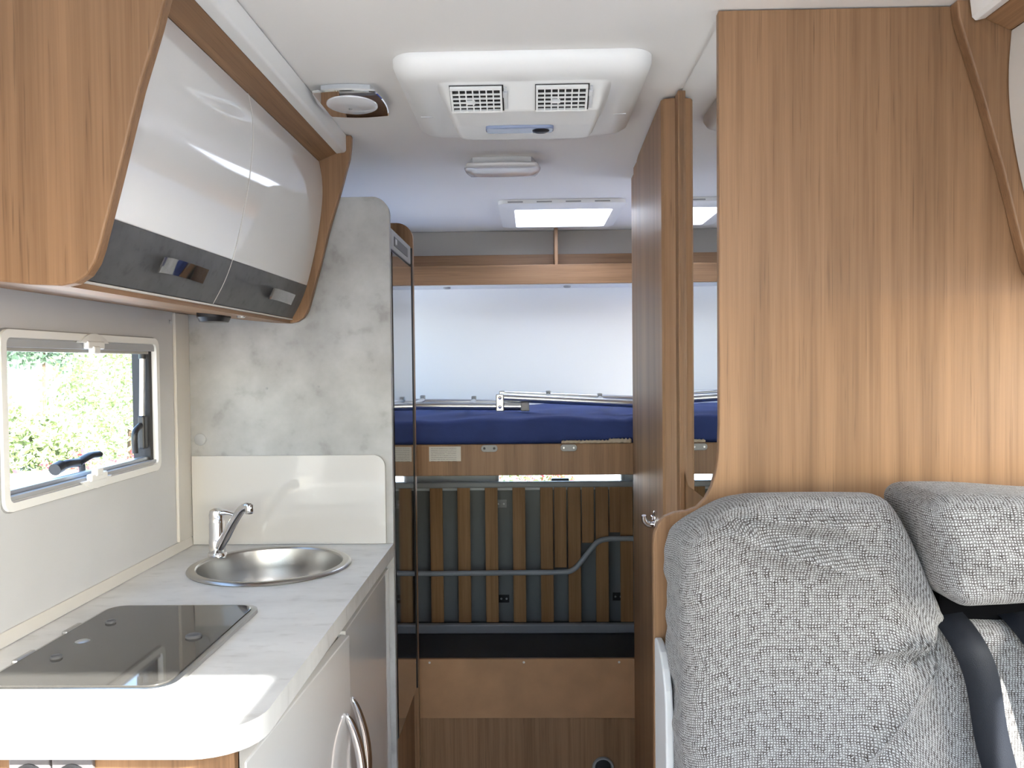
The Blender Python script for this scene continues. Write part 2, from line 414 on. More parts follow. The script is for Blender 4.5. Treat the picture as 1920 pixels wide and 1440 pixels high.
# corner trim and worktop ledge
S(box('trim_1', (XL, 2.066, .923), (XL+.008, 2.149, 1.505), 'cream', None, .002), 'cream corner strip between side wall and grey panel', 'trim')
S(pr('trim_2', [(XL, .901), (XL+.012, .901), (XL+.004, .922), (XL, .922)], 'Y', .98, 2.149, 'cream'), 'low cream sealing strip along back of worktop', 'trim')

# kitchen window ----------------------------------------------------
kw = thing('window_1', 'hinged kitchen window with grey blind rails above the worktop', 'window', (XL, 1.68, 1.14), kind='structure')
o_ = rrect(1.377, 1.122, 1.972, 1.437, .022); i_ = rrect(1.392, 1.137, 1.957, 1.423, .012)
ringframe('frame', 'X', XL-.004, XL+.008, o_, i_, 'white', kw)
box('blind_rail', (XL-.025, 1.393, 1.406), (XL+.003, 1.957, 1.4215), 'rail', kw, .001)
box('blind_rail', (XL-.024, 1.393, 1.3995), (XL-.006, 1.957, 1.406), 'sandrail', kw, .001)
box('blind_rail', (XL-.025, 1.393, 1.1395), (XL+.003, 1.957, 1.148), 'rail', kw, .001)
box('blind_rail', (XL-.028, 1.393, 1.148), (XL-.010, 1.957, 1.156), 'alu', kw, .001)
ringframe('gasket', 'X', XL, XL+.002, rrect(1.3745, 1.1195, 1.9745, 1.4395, .024), rrect(1.379, 1.124, 1.970, 1.435, .021), 'mgrey', kw)
def latch(z, sg):
    ps = [(1.615+.115*t/10, z+sg*.020*math.sin(PI*t/10)**.8) for t in range(11)]
    l = link('latch', bevel_all(prism(BM(), ps, 'X', XL+.003, XL+.012), .0015), 'white', kw, smooth=25)
    box('latch_tab', (XL+.004, 1.640, z-sg*.012), (XL+.016, 1.705, z+sg*.004), 'white', l, .003)
    box('latch_tab', (XL+.006, 1.655, z-sg*.022), (XL+.020, 1.680, z-sg*.006), 'white', l, .003)
latch(1.419, 1); latch(1.142, -1)
box('jamb', (XL-.03, 1.945, 1.141), (XL-.0045, 1.9575, 1.4195), 'seal', kw, .001)
box('jamb', (XL-.06, 1.972, 1.12), (XL-.031, 1.99, 1.44), 'seal', kw, .002)
tb('stay_arm', [(XL-.014, 1.932, 1.392), (XL-.016, 1.928, 1.25)], .0065, 'alu', kw)
tb('stay_arm', [(XL-.014, 1.933, 1.399), (XL-.014, 1.932, 1.388)], .0085, 'black', kw)
box('stay_bracket', (XL-.024, 1.920, 1.176), (XL-.008, 1.941, 1.255), 'black', kw, .004)
tb('stay_knob', smoothpath([(XL-.016, 1.918, 1.232), (XL-.016, 1.895, 1.222), (XL-.016, 1.888, 1.205), (XL-.016, 1.89, 1.17)]), .007, 'black', kw)
pl = quad_box(BM(), (XL-.064, 1.36, 1.10), (XL-.061, 1.985, 1.45)); link('pane', pl, 'pane', kw)
tb('pane_handle', smoothpath([(XL-.055, 1.64, 1.168), (XL-.05, 1.67, 1.172), (XL-.05, 1.715, 1.170)]), .0095, 'black', kw, 10)
tb('pane_handle', smoothpath([(XL-.05, 1.708, 1.170), (XL-.045, 1.745, 1.180), (XL-.04, 1.772, 1.181)]), .0125, 'black', kw, 12, .6)
tb('pane_handle', [(XL-.055, 1.632, 1.165), (XL-.055, 1.655, 1.170)], .0125, 'black', kw, 12)
tb('pane_handle', [(XL-.05, 1.722, 1.170), (XL-.05, 1.726, 1.150)], .007, 'black', kw, 8)
for yy, zz in ((2.052, 1.482), (2.071, .928)):
    lathe('screw_cap', [(.0045, 0), (.0045, .003), (.002, .0045)], 'alu', kw, (XL, yy, zz), 12, 'X')

# rear garage window
rw = thing('window_2', 'narrow rear window strip under the bunk board', 'window', (.13, YR, .815), kind='structure')
ringframe('frame', 'Y', YR-.012, YR+.03, [(-.16, .80), (.42, .80), (.42, .985), (-.16, .985)], [(-.145, .815), (.405, .815), (.405, .97), (-.145, .97)], 'lgrey', rw)
box('pane', (-.145, YR+.02, .815), (.405, YR+.024, .97), 'pane', rw, 0)
box('catch', (.09, YR-.03, .832), (.17, YR-.002, .85), 'black', rw, .004)
for xx in (-.125, .385): lathe('buffer', [(.011, -.02), (.011, 0)], 'black', rw, (xx, YR, .876), 12, 'Y')

# ================================================================== OVERHEAD LOCKER, left
PLATE = [(-.8985, 1.958), (-.452, 1.958), (-.4535, 1.93), (-.4575, 1.90)]
PLATE += [(-.482, 1.815), (-.508, 1.736), (-.540, 1.618), (-.566, 1.527)] + [(-.573, 1.508), (-.584, 1.492), (-.600, 1.4815), (-.618, 1.478), (-.66, 1.480)] + [(-.8985, 1.506)]
ol = thing('overhead_locker', 'walnut overhead locker with two curved glossy white doors above the worktop', 'cabinet', (-.68, 1.62, 1.478))
for (a, b) in ((1.082, 1.1035), (2.126, 2.146)):
    pr('end_panel', PLATE, 'Y', a, b, 'wood', ol, .003)
DOORP = [(-.536, 1.893), (-.529, 1.85), (-.528, 1.805), (-.533, 1.755), (-.542, 1.70), (-.556, 1.635), (-.5725, 1.574), (-.590, 1.53), (-.612, 1.490)]
def door_curve(ps, off):
    out = []
    for i, p in enumerate(ps):
        a, b = ps[max(0, i-1)], ps[min(len(ps)-1, i+1)]; d = Vector((b[0]-a[0], b[1]-a[1])).normalized()
        out.append((p[0]+d.y*off, p[1]-d.x*off))
    return out
def strip(ps, t): return ps+door_curve(ps, t)[::-1]
fine = [tuple(q) for q in smoothpath([(x, z, 0) for x, z in DOORP], 4)]; fine = [(a, b) for a, b, _ in fine]
up_ = [q for q in fine if q[1] >= 1.5735]; lo_ = [q for q in fine if q[1] <= 1.5745]
for (a, b, hy) in ((1.105, 1.5895, 1.372), (1.5925, 2.124, 1.915)):
    d = link('door', bevel_all(prism(BM(), strip(up_, .018), 'Y', a, b), .002), 'gloss', ol, smooth=19)
    link('door_band', bevel_all(prism(BM(), strip(lo_, .018), 'Y', a, b), .001), 'dgrey', d, smooth=19)
    # recessed chrome pull on the band, following its slope
    p0, p1 = Vector((-.5825, 0, 1.5480)), Vector((-.5945, 0, 1.5235)); n_ = Vector((.88, 0, -.45)).normalized()
    bm = BM(); hw = .090; rows = 2; cols = 20; grid = []
    for i in range(rows+1):
        row = []
        for j in range(cols+1):
            s, t = i/rows, j/cols
            q = p0.lerp(p1, s); dep = -.008+.012*(2*t-1)**2
            row.append(bm.verts.new((q.x+n_.x*dep, hy-hw+2*hw*t, q.z+n_.z*dep)))
        grid.append(row)
    for i in range(rows):
        for j in range(cols): bm.faces.new((grid[i][j], grid[i][j+1], grid[i+1][j+1], grid[i+1][j]))
    r = bmesh.ops.solidify(bm, geom=bm.faces[:], thickness=-.004)
    for v in bm.verts: v.co += n_*.0120
    link('handle', bm, 'chrome', d, smooth=40)
pr('seam_strip', strip(fine, .0175), 'Y', 1.5897, 1.5923, 'cream', ol)
box('edge_strip', (-.6185, 1.104, 1.4862), (-.611, 2.125, 1.4892), 'cream', ol, 0)
pr('underside', [(-.618, 1.4785), (-.618, 1.489), (-.8985, 1.516), (-.8985, 1.5065), (-.66, 1.4805)], 'Y', 1.102, 2.126, 'woody', ol)
pr('top_rail', [(-.492, 1.912), (-.536, 1.893), (-.548, 1.897), (-.548, 1.957), (-.492, 1.957)], 'Y', 1.102, 2.126, 'woody', ol)
pr('back_body', [(-.64, 1.50), (-.64, 1.945), (-.8985, 1.945), (-.8985, 1.518)], 'Y', 1.104, 2.124, 'wood', ol)
pr('cornice', [(-.491, 1.9105), (-.470, 1.913), (-.4655, 1.918), (-.4655, 1.9585), (-.491, 1.9585)], 'Y', .35, 2.125, 'white', ol, .002)
lathe('push_button', [(.009, 0), (.009, -.004), (.006, -.006)], 'chrome', ol, (-.634, 1.808, 1.4805), 16)
um = thing('under_cabinet_lamp', 'flat black oval lamp under the overhead locker', 'lamp', (-.72, 1.875, 1.49))
bm = BM(); q0 = rrect(-.752, 1.83, -.688, 1.92, .03, 6); loft(bm, [[(x, y, 1.4905) for x, y in q0], [(x, y, 1.480) for x, y in q0], [(-.72+(x+.72)*.85, 1.875+(y-1.875)*.85, 1.470) for x, y in q0]], True, True)
link('housing', bm, 'black', um, smooth=19)

# ================================================================== TALL PANEL, SPLASHBACK, FRIDGE
tp = thing('tall_side_panel', 'tall mottled grey laminate panel with rounded top corner beside fridge', 'panel', (-.63, 2.16, 0))
PAN = [(-.8985, .001), (-.362, .001), (-.362, 1.755)] + arc(-.407, 1.760, .045, 0, 90, 8) + [(-.8985, 1.805)]
pr('board', PAN, 'Y', 2.150, 2.172, 'concrete', tp, .001)
lathe('cover_cap', [(.0155, 0), (.0155, -.003), (.014, -.004)], 'rail', tp, (-.868, 2.150, 1.177), 24, 'Y')
for xx, zz in ((-.69, 1.31), (-.554, 1.313)): lathe('screw_hole', [(.0035, 0), (.003, -.0015)], 'mgrey', tp, (xx, 2.150, zz), 10, 'Y')
sb = link('splashback', bevel_all(prism(BM(), [(-.8895, .9005), (-.380, .9005)]+arc(-.412, 1.102, .032, 0, 90, 8)+[(-.8895, 1.134)], 'Y', 2.141, 2.1495), .0015), 'splash', None, smooth=19)
tag(sb, 'low glossy white splashback behind the round sink', 'splashback')
fr = thing('refrigerator', 'tall glossy black refrigerator facing the aisle', 'refrigerator', (-.6, 2.37, 0))
box('cabinet_body', (-.895, 2.174, .001), (-.385, 2.552, 1.745), 'wood', fr, 0)
pr('side_panel', [(-.895, .001), (-.358, .001), (-.358, 1.73)]+arc(-.408, 1.755, .05, 0, 90, 8)+[(-.895, 1.805)], 'Y', 2.554, 2.574, 'wood', fr, .001)
fd = box('door', (-.385, 2.180, .365), (-.3605, 2.537, 1.668), 'fridge', fr, .004)
box('door_edge', (-.387, 2.537, .362), (-.358, 2.546, 1.725), 'black', fr, .002)
cp = box('control_panel', (-.385, 2.180, 1.674), (-.363, 2.540, 1.730), 'mgrey', fr, .003)
box('display', (-.364, 2.23, 1.688), (-.3615, 2.47, 1.714), 'black', cp, .001)
box('power_button', (-.3625, 2.245, 1.694), (-.360, 2.265, 1.709), 'lgrey', cp, .001)
box('plinth', (-.41, 2.18, .001), (-.372, 2.548, .355), 'wood', fr, .001)

# ================================================================== WORKTOP, SINK, TAP, HOB, BASE UNIT
SX, SY, SR = -.612, 1.913, .184
wt = thing('worktop', 'pale marbled kitchen worktop with rounded front corner', 'worktop', (-.62, 1.6, .866))
outer = [(-.8985, 2.149), (-.8985, 1.037), (-.45, 1.037)]+arc(-.442, 1.117, .08, -90, 0, 8)+[(-.362, 2.149)]
hole = [(SX+SR*.955*math.cos(2*PI*k/40), SY+SR*.955*math.sin(2*PI*k/40)) for k in range(40)]
bm = BM()
def ringv(L, z): return [bm.verts.new((x, y, z)) for x, y in L]
for z in (.9, .866):
    A = ringv(outer, z); B = ringv(hole, z); es = []
    for L in (A, B): es += [bm.edges.new((L[i], L[(i+1) % len(L)])) for i in range(len(L))]
    bmesh.ops.triangle_fill(bm, use_beauty=True, edges=es)
bm.verts.ensure_lookup_table(); no, nh = len(outer), len(hole)
vv = list(bm.verts); t_o, t_h = vv[:no], vv[no:no+nh]; b_o, b_h = vv[no+nh:2*no+nh], vv[2*no+nh:]
for a, b in ((t_o, b_o), (t_h, b_h)):
    for i in range(len(a)): bm.faces.new((a[i], a[(i+1) % len(a)], b[(i+1) % len(a)], b[i]))
link('slab', bm, 'counter', wt, smooth=25)
sk = thing('sink', 'round stainless steel sink set into the worktop', 'sink', (SX, SY, .78))
lathe('rim', [(SR*.90, .899), (SR, .9005), (SR*1.01, .9025), (SR*.995, .9065), (SR*.96, .9085), (SR*.905, .9075), (SR*.885, .903), (SR*.875, .895)], 'steel', sk, (SX, SY, 0), 56, caps=False)
bm = BM(); prof = [(SR*.885, .904), (SR*.87, .892), (SR*.855, .86), (SR*.82, .81), (SR*.70, .785), (SR*.4, .778), (.03, .775)]
rg = [[bm.verts.new((SX+r*math.cos(2*PI*k/48), SY+r*math.sin(2*PI*k/48), z)) for k in range(48)] for r, z in prof]
for a, b in zip(rg, rg[1:]):
    for k in range(48): bm.faces.new((a[k], a[(k+1) % 48], b[(k+1) % 48], b[k]))
link('bowl', bm, 'steel', sk, smooth='all')
lathe('drain', [(.03, .772), (.032, .777), (.026, .779), (.02, .774), (.004, .773)], 'chrome', sk, (SX, SY, 0), 24)
fa = thing('faucet', 'chrome single lever kitchen tap behind the sink', 'faucet', (-.771, 2.0, .9005))
FX, FY = -.771, 2.0
lathe('base', [(.0225, .9005), (.0225, .911), (.0205, .913)], 'chrome', fa, (FX, FY, 0), 24)
lathe('body', [(.0195, .912), (.0195, .945), (.0185, .947), (.0185, .985), (.0175, .987), (.0175, 1.000)], 'chrome', fa, (FX, FY, 0), 24)
bm = tube(BM(), smoothpath([(FX-.012, FY, 1.004), (FX+.01, FY, 1.010), (FX+.028, FY-.003, 1.011), (FX+.047, FY-.008, 1.007)]), lambda t: .0165-.011*t, 12, True, .62)
lv = link('lever', bm, 'chrome', fa, smooth='all')
lathe('lever_cap', [(.0178, .998), (.0182, 1.006), (.016, 1.017), (.008, 1.022), (.001, 1.0225)], 'chrome', fa, (FX, FY, 0), 24)
tb('spout', smoothpath([(FX+.008, FY-.008, .928), (FX+.026, FY-.018, .952), (FX+.052, FY-.032, .992), (FX+.076, FY-.044, 1.024), (FX+.092, FY-.052, 1.034), (FX+.101, FY-.056, 1.033)]), lambda t: .0125-.003*t, 'chrome', fa, 14)
lathe('aerator', [(.0095, 1.018), (.0105, 1.020), (.0105, 1.038), (.008, 1.041)], 'chrome', fa, (FX+.100, FY-.056, 0), 18)

hb = thing('gas_hob', 'hob under a smoked glass lid with steel rim on the worktop', 'hob', (-.665, 1.37, .9005))
ho = rrect(-.815, 1.163, -.522, 1.577, (.035, .035, .035, .035), 6)
hi = rrect(-.809, 1.170, -.532, 1.568, (.03, .03, .03, .03), 6)
ringframe('rim', 'Z', .9005, .9075, ho, hi, 'steel', hb)
bm = prism(BM(), rrect(-.808, 1.171, -.533, 1.567, .029, 6), 'Z', .9008, .9095); link('glass_lid', bm, 'hob', hb, smooth=30)
for yy in (1.293, 1.433):
    box('hinge', (-.819, yy-.026, .9005), (-.808, yy+.026, .9115), 'steel', hb, .003)
for xx, yy, r in ((-.577, 1.383, .0135), (-.76, 1.462, .009), (-.756, 1.284, .009)):
    lathe('rubber_buffer', [(r, .9095), (r, .9125), (r*.8, .914), (r*.6, .912), (.001, .9118)], 'darkgrey', hb, (xx, yy, 0), 20)
lathe('vent_boss', [(.012, .9095), (.010, .9105), (.003, .9107)], 'steel', hb, (-.757, 1.363, 0), 20)

bu = thing('base_cabinet', 'white kitchen base cabinet with curved chrome handles under the worktop', 'cabinet', (-.63, 1.6, 0))
slab('carcass', 'X', -.40, -.392, (1.075, .08, 2.149, .862), [], 'cream', bu)
box('end_panel', (-.8985, 1.062, .001), (-.392, 1.080, .865), 'wood', bu, .001)
box('plinth', (-.45, 1.085, .001), (-.43, 2.149, .08), 'mgrey', bu, 0)
def bow(y, x, parent, y2=None):
    bm = BM()
    pa = smoothpath([(x+.002, y, .690), (x+.014, y+.004, .66), (x+.026, y+.008, .61), (x+.031, y+.01, .55), (x+.026, y+.008, .49), (x+.014, y+.004, .44), (x+.002, y, .41)], 5)
    tube(bm, pa, lambda t: .003+.007*math.sin(PI*t)**.5, 10)
    return link('handle', bm, 'chrome', parent, smooth='all')
bm = prism(BM(), [(-.390, 1.099), (-.3645, 1.625), (-.383, 1.626), (-.408, 1.100)], 'Z', .085, .832); bevel_all(bm, .002)
d1 = link('door', bm, 'gloss', bu, smooth=19)
bow(1.585, -.3665, d1)
d2 = box('door', (-.391, 1.632, .085), (-.374, 2.139, .837), 'gloss', bu, .002)
bow(1.665, -.374, d2)
for i, xx in enumerate((-.660, -.603)):
    so = thing('power_socket', ('grey power socket plate nearer the side wall below the worktop', 'grey power socket plate nearer the aisle below the worktop')[i], 'socket', (xx, 1.062, .80), 'sockets on the cabinet end')
    bm = quad_box(BM(), (xx-.027, 1.053, .805), (xx+.027, 1.0615, .862), .002); link('plate', bm, 'sockgrey', so, smooth=18)
    lathe('recess', [(.021, 0), (.021, -.002), (.017, -.003), (.015, .001)], 'black', so, (xx, 1.053, .832), 20, 'Y')

# ================================================================== RIGHT: PARTITION, MIRROR, BATHROOM DOOR
PP = [(.208, .001), (.208, 1.055)] + [(.210, 1.075), (.217, 1.092), (.228, 1.104), (.245, 1.111), (.265, 1.1135), (.282, 1.119), (.297, 1.134), (.308, 1.155), (.316, 1.182), (.320, 1.215), (.3215, 1.26)] + [(.3225, 1.958), (1.2485, 1.958), (1.2485, .001)]
pp = link('partition_panel', bevel_all(prism(BM(), PP, 'Y', 1.412, 1.430), .002), 'wood', None, smooth=19)
tag(pp, 'large walnut partition panel with cut-out corner behind the dinette bench', 'panel')
S(slab('wall_bathroom', 'X', .3375, .352, (1.4305, 0, 2.70, 1.958), [], 'wood'), 'walnut bathroom wall along the aisle')
S(slab('wall_bunk', 'Y', 2.682, 2.70, (.353, 0, 1.2485, 1.958), [], 'wood'), 'walnut wall between bathroom and bunk')
mi = thing('wall_mirror', 'tall narrow wall mirror between partition and bathroom door', 'mirror', (.336, 1.62, 1.1))
pr('glass', [(1.432, 1.105), (1.755, 1.105), (1.808, 1.135), (1.808, 1.955), (1.432, 1.955)], 'X', .3335, .337, 'mirror', mi)
box('edge_strip', (.325, 1.810, .9), (.337, 1.846, 1.955), 'wood', mi, .002)
dr = thing('door_1', 'walnut bathroom door with chrome lever handle', 'door', (.31, 2.15, 0), kind='structure')
pr('leaf', [(.336, 1.856), (.330, 1.852), (.303, 1.862), (.298, 1.872), (.3115, 2.36), (.315, 2.42), (.336, 2.42)], 'Z', .03, 1.9535, 'wood', dr, .0015)
box('frame_stile', (.318, 2.424, .001), (.337, 2.52, 1.956), 'wood', dr, .002)
box('frame_stile', (.329, 2.523, .001), (.337, 2.665, 1.956), 'wood', dr, .002)
h = tb('handle', smoothpath([(.312, 1.99, .979), (.294, 1.99, .976), (.281, 1.99, .978), (.272, 1.988, .987), (.270, 1.984, 1.0)]), lambda t: .0095-.004*t, 'chrome', dr, 12)
lathe('rose', [(.022, 0), (.022, -.006), (.018, -.008)], 'chrome', h, (.3015, 1.99, .988), 20, 'X')
box('handle_plate', (.288, 1.975, .990), (.304, 1.995, 1.0), 'chrome', h, .002)
# post at the end of the bath wall
S(box('trim_3', (.345, 2.702, .40), (.372, 2.72, 1.0), 'alu', None, .002), 'slim grey metal post beside the lower bed opening', 'trim')

# ================================================================== OVERHEAD LOCKER, right
rl = thing('overhead_locker', 'walnut overhead locker with cream curved door above the dinette bench', 'cabinet', (1.0, .7, 1.478))
RP = [(1.2485, 1.958), (.706, 1.958), (.709, 1.93), (.718, 1.90), (.746, 1.81), (.783, 1.678), (.812, 1.56), (.824, 1.517), (.836, 1.496), (.856, 1.484), (.885, 1.480), (1.2485, 1.506)]
pr('end_panel', RP, 'Y', 1.387, 1.411, 'wood', rl, .003)
pr('end_panel', RP, 'Y', -.40, -.38, 'wood', rl, .003)
RD = [(.792, 1.905), (.788, 1.85), (.788, 1.805), (.792, 1.755), (.801, 1.70), (.815, 1.635), (.832, 1.574), (.85, 1.53), (.87, 1.492)]
rfine = [(a, b) for a, b, _ in smoothpath([(x, z, 0) for x, z in RD], 4)]
for a, b in ((.51, 1.384), (-.378, .507)):
    d = link('door', bevel_all(prism(BM(), strip(rfine, -.018), 'Y', a, b), .002), 'cream', rl, smooth=19)
pr('top_rail', [(.752, 1.925), (.792, 1.906), (.804, 1.91), (.804, 1.957), (.752, 1.957)], 'Y', -.378, 1.386, 'woody', rl)
pr('underside', [(.868, 1.4805), (.868, 1.491), (1.2485, 1.517), (1.2485, 1.5075)], 'Y', -.378, 1.386, 'woody', rl)
pr('cornice', [(.751, 1.925), (.734, 1.921), (.728, 1.927), (.724, 1.9585), (.751, 1.9585)], 'Y', -.35, 1.384, 'white', rl, .002)

# ================================================================== DINETTE BENCH
be = thing('dinette_bench', 'dinette bench upholstered in grey tweed with separate headrest', 'bench', (.73, 1.2, 0))
FOLDS = [  # x0,z0,x1,z1,width,amp
    (.275, 1.128, .335, 1.112, .007, .026), (.28, 1.112, .50, 1.050, .013, .030), (.33, 1.135, .51, 1.125, .010, .022),
    (.47, 1.055, .52, 1.04, .014, .004), (.585, .965, .53, .925, .009, .024), (.60, .975, .48, .945, .012, .024), (.60, .955, .56, .89, .009, .016), (.57, .90, .45, .76, .012, .022),
    (.60, .99, .57, 1.02, .010, .006), (.225, 1.05, .222, .9, .010, .004), (.30, .98, .32, .80, .03, .004), (.40, .90, .42, .78, .03, .003)]
def seg_d(x, z, f):
    ax, az, bx, bz = f[:4]; dx, dz = bx-ax, bz-az; L2 = dx*dx+dz*dz; t = max(0, min(1, ((x-ax)*dx+(z-az)*dz)/L2))
    px, pz = ax+t*dx, az+t*dz; L = math.sqrt(L2); side = ((x-px)*-dz+(z-pz)*dx)/L; dist = math.hypot(x-px, z-pz)
    return dist, side, math.sin(PI*min(1, max(.0, t*.9+.05)))
def ztop(x): return 1.163+.004*math.sin((x-.25)*9)-.050*(1-sstep(.20, .34, x))-.179*sstep(.515, .625, x)
Z0 = .47
def backf(p):
    k = (ztop(p.x)-Z0)/(1.17-Z0); z = Z0+(p.z-Z0)*k; x, y = p.x, p.y
    front = sstep(1.33, 1.24, y)
    if front > 0:
        dy = 0
        for f in FOLDS:
            d, s, e = seg_d(x, z, f); wdt = f[4]
            if d < 5*wdt: dy += -f[5]*e*math.exp(-(d/wdt)**2/2)*(1.0 if s > 0 else .55) + f[5]*.6*e*math.exp(-((d-1.9*wdt)/wdt)**2/2)*(1 if s > 0 else 0)
        dy += -.012*math.sin(PI*max(0, min(1, (x-.22)/.38)))*math.sin(PI*max(0, min(1, (z-.6)/.6)))
        dy += .022*math.exp(-((x-.605)/.02)**2-((z-.97)/.03)**2)
        y += dy*front
    z -= .020*sstep(1.26, 1.40, y)*sstep(.95, 1.10, z)
    if x < .25: x += .002*math.sin(z*37+y*30)+.0015*math.sin(z*83+1)+.001*math.sin(z*171)
    return (x, y, z)
link('backrest', rbox((.222, 1.205, Z0), (1.235, 1.405, 1.17), .035, (170, 22, 130), backf), 'weave', be, smooth='all')
def headf(p):
    x, y, z = p; s = (z-1.020)/.152
    x += (.018-.034*s)*sstep(.80, .56, x); z += .006*math.sin((x-.5)*14)*s
    z -= .012*(1-s)*sstep(.66, .78, x)*-1*.6
    y += .006*math.sin(x*40)*.3+.004*math.sin(z*70+x*25)
    return (x, y, z)
hd = link('headrest', rbox((.565, 1.150, 1.020), (.90, 1.335, 1.172), .032, (60, 26, 36), headf), 'weave', be, smooth='all')
link('headrest', rbox((.93, 1.150, 1.020), (1.235, 1.335, 1.172), .032, (40, 20, 26)), 'weave', be, smooth='all')
box('headrest_gap_shade', (.605, 1.235, .93), (1.2, 1.39, 1.025), 'gapshade', be, .004)  # black block giving the gap under the headrest its deep shade by colour
link('seat_cushion', rbox((.245, .72, .40), (1.235, 1.24, .52), .04, (40, 24, 8)), 'weave', be, smooth='all')
box('bench_base', (.25, .76, .001), (1.24, 1.40, .40), 'wood', be, .002)
pr('side_shield', [(1.409, .30), (1.409, .898), (1.385, .8985), (1.352, .892), (1.325, .874), (1.306, .846), (1.297, .81), (1.293, .74), (1.293, .30)], 'X', .2085, .2215, 'lgrey', be, .003)
tag(be.children[-1], 'light grey plastic side shield')
def belt(name, label, path, wd_, grp):
    bm = BM(); L = []
    for (x, y, z, a) in path:
        c = Vector((x, y, z)); d = Vector((math.cos(a), 0, math.sin(a)))*wd_/2
        L.append((c-d, c+d))
    V0 = []
    for a, b in L: V0.append([bm.verts.new(a+Vector((0, 0, 0))), bm.verts.new(b), bm.verts.new(b+Vector((0, .0015, 0))), bm.verts.new(a+Vector((0, .0015, 0)))])
    for a, b in zip(V0, V0[1:]):
        for k in range(4): bm.faces.new((a[k], a[(k+1) % 4], b[(k+1) % 4], b[k]))
    bm.faces.new(V0[0][::-1]); bm.faces.new(V0[-1])
    o = link(name, bm, 'belt', None, smooth='all'); return tag(o, label, 'seat belt', grp)
def bpath(pts, n=6):
    sp = smoothpath([p[:3] for p in pts], n); an = smoothpath([(p[3], 0, 0) for p in pts], n)
    return [(a.x, a.y, a.z, b.x) for a, b in zip(sp, an)]
belt('seat_belt', 'dark seat belt strap crossing the tweed backrest under the headrest corner', bpath([(.612, 1.285, 1.002, .1), (.617, 1.225, .985, .15), (.626, 1.187, .955, .2), (.640, 1.180, .91, .25), (.653, 1.180, .83, .2), (.675, 1.180, .74, .2), (.70, 1.19, .62, .2), (.71, 1.19, .53, .2)]), .048, 'seat belts on the bench')
belt('seat_belt', 'dark seat belt strap emerging beneath the middle of the headrest', bpath([(.715, 1.285, 1.002, .1), (.717, 1.215, .985, .15), (.727, 1.178, .955, .2), (.74, 1.176, .91, .25), (.760, 1.178, .83, .2), (.782, 1.180, .74, .2), (.80, 1.19, .62, .2), (.81, 1.19, .53, .2)]), .048, 'seat belts on the bench')

# ================================================================== CEILING FITTINGS
ac = thing('air_conditioner', 'white roof air conditioner panel with two grilles on the ceiling', 'air conditioner', (-.01, 1.83, 1.96))
def rr3(x0, y0, x1, y1, r, z): return [(x, y, z) for x, y in rrect(x0, y0, x1, y1, r, 6)]
bm = BM()
loft(bm, [rr3(-.262, 1.575, .242, 2.07, .05, 1.9595), rr3(-.262, 1.575, .242, 2.07, .05, 1.948), rr3(-.257, 1.582, .237, 2.06, .05, 1.935), rr3(-.243, 1.598, .223, 2.04, .045, 1.924), rr3(-.225, 1.616, .205, 2.02, .04, 1.919), rr3(-.215, 1.64, .195, 1.99, .035, 1.9175)], True, True)
link('housing', bm, 'white', ac, smooth=60)
for sx in (-1, 1): box('seam', (-.01+sx*.213-.014, 1.845, 1.9165), (-.01+sx*.213+.014, 1.8475, 1.9185), 'lgrey', ac, 0)
def acz(x, y):
    fr_ = 1.914-.0345*(y-1.63)/.06 if y < 1.69 else 1.8795-(y-1.69)*.13
    if y > 1.76: fr_ = 1.8704+.0*(y-1.76)
    hx = .178-.12*(y-1.62)*.25
    qx, qy = abs(x+.006)-(hx-.055), y-(1.90-.055)
    if qx > 0 and qy > 0: dd = .055-math.hypot(qx, qy)
    else: dd = min(hx-abs(x+.006), 1.90-y)
    e = min(dd/.030, 1.0)
    e = max(0, e); e = e*e*(3-2*e)
    return 1.9178-(1.9178-min(fr_, 1.9178))*e
bm = BM(); nx, ny = 72, 60; G = []
for j in range(ny+1):
    y = 1.618+(1.905-1.618)*j/ny
    G.append([bm.verts.new((-.19+.368*i/nx, y, acz(-.19+.368*i/nx, y)+.0012)) for i in range(nx+1)])
for j in range(ny):
    for i in range(nx): bm.faces.new((G[j][i], G[j][i+1], G[j+1][i+1], G[j+1][i]))
link('centre_panel', bm, 'white', ac, smooth='all')
ta = math.atan2(-.0345, .06)
dvec = Vector((0, math.cos(ta), math.sin(ta))); nv = Vector((0, -abs(math.sin(ta)), -math.cos(ta)))
nv = Vector((0, dvec.z, -dvec.y))
def gbox(bm, x0, x1, s0, s1, h0, h1):
    """box in grille space: x, s along slope (from Y=1.627), h outwards"""
    o = Vector((0, 1.631, 1.9128)); r = bmesh.ops.create_cube(bm, size=1)
    for v in r['verts']:
        x = x0 if v.co.x < 0 else x1; s = s0 if v.co.y < 0 else s1; hh = h0 if v.co.z < 0 else h1
        v.co = o+Vector((x, 0, 0))+dvec*s+nv*hh
    return bm
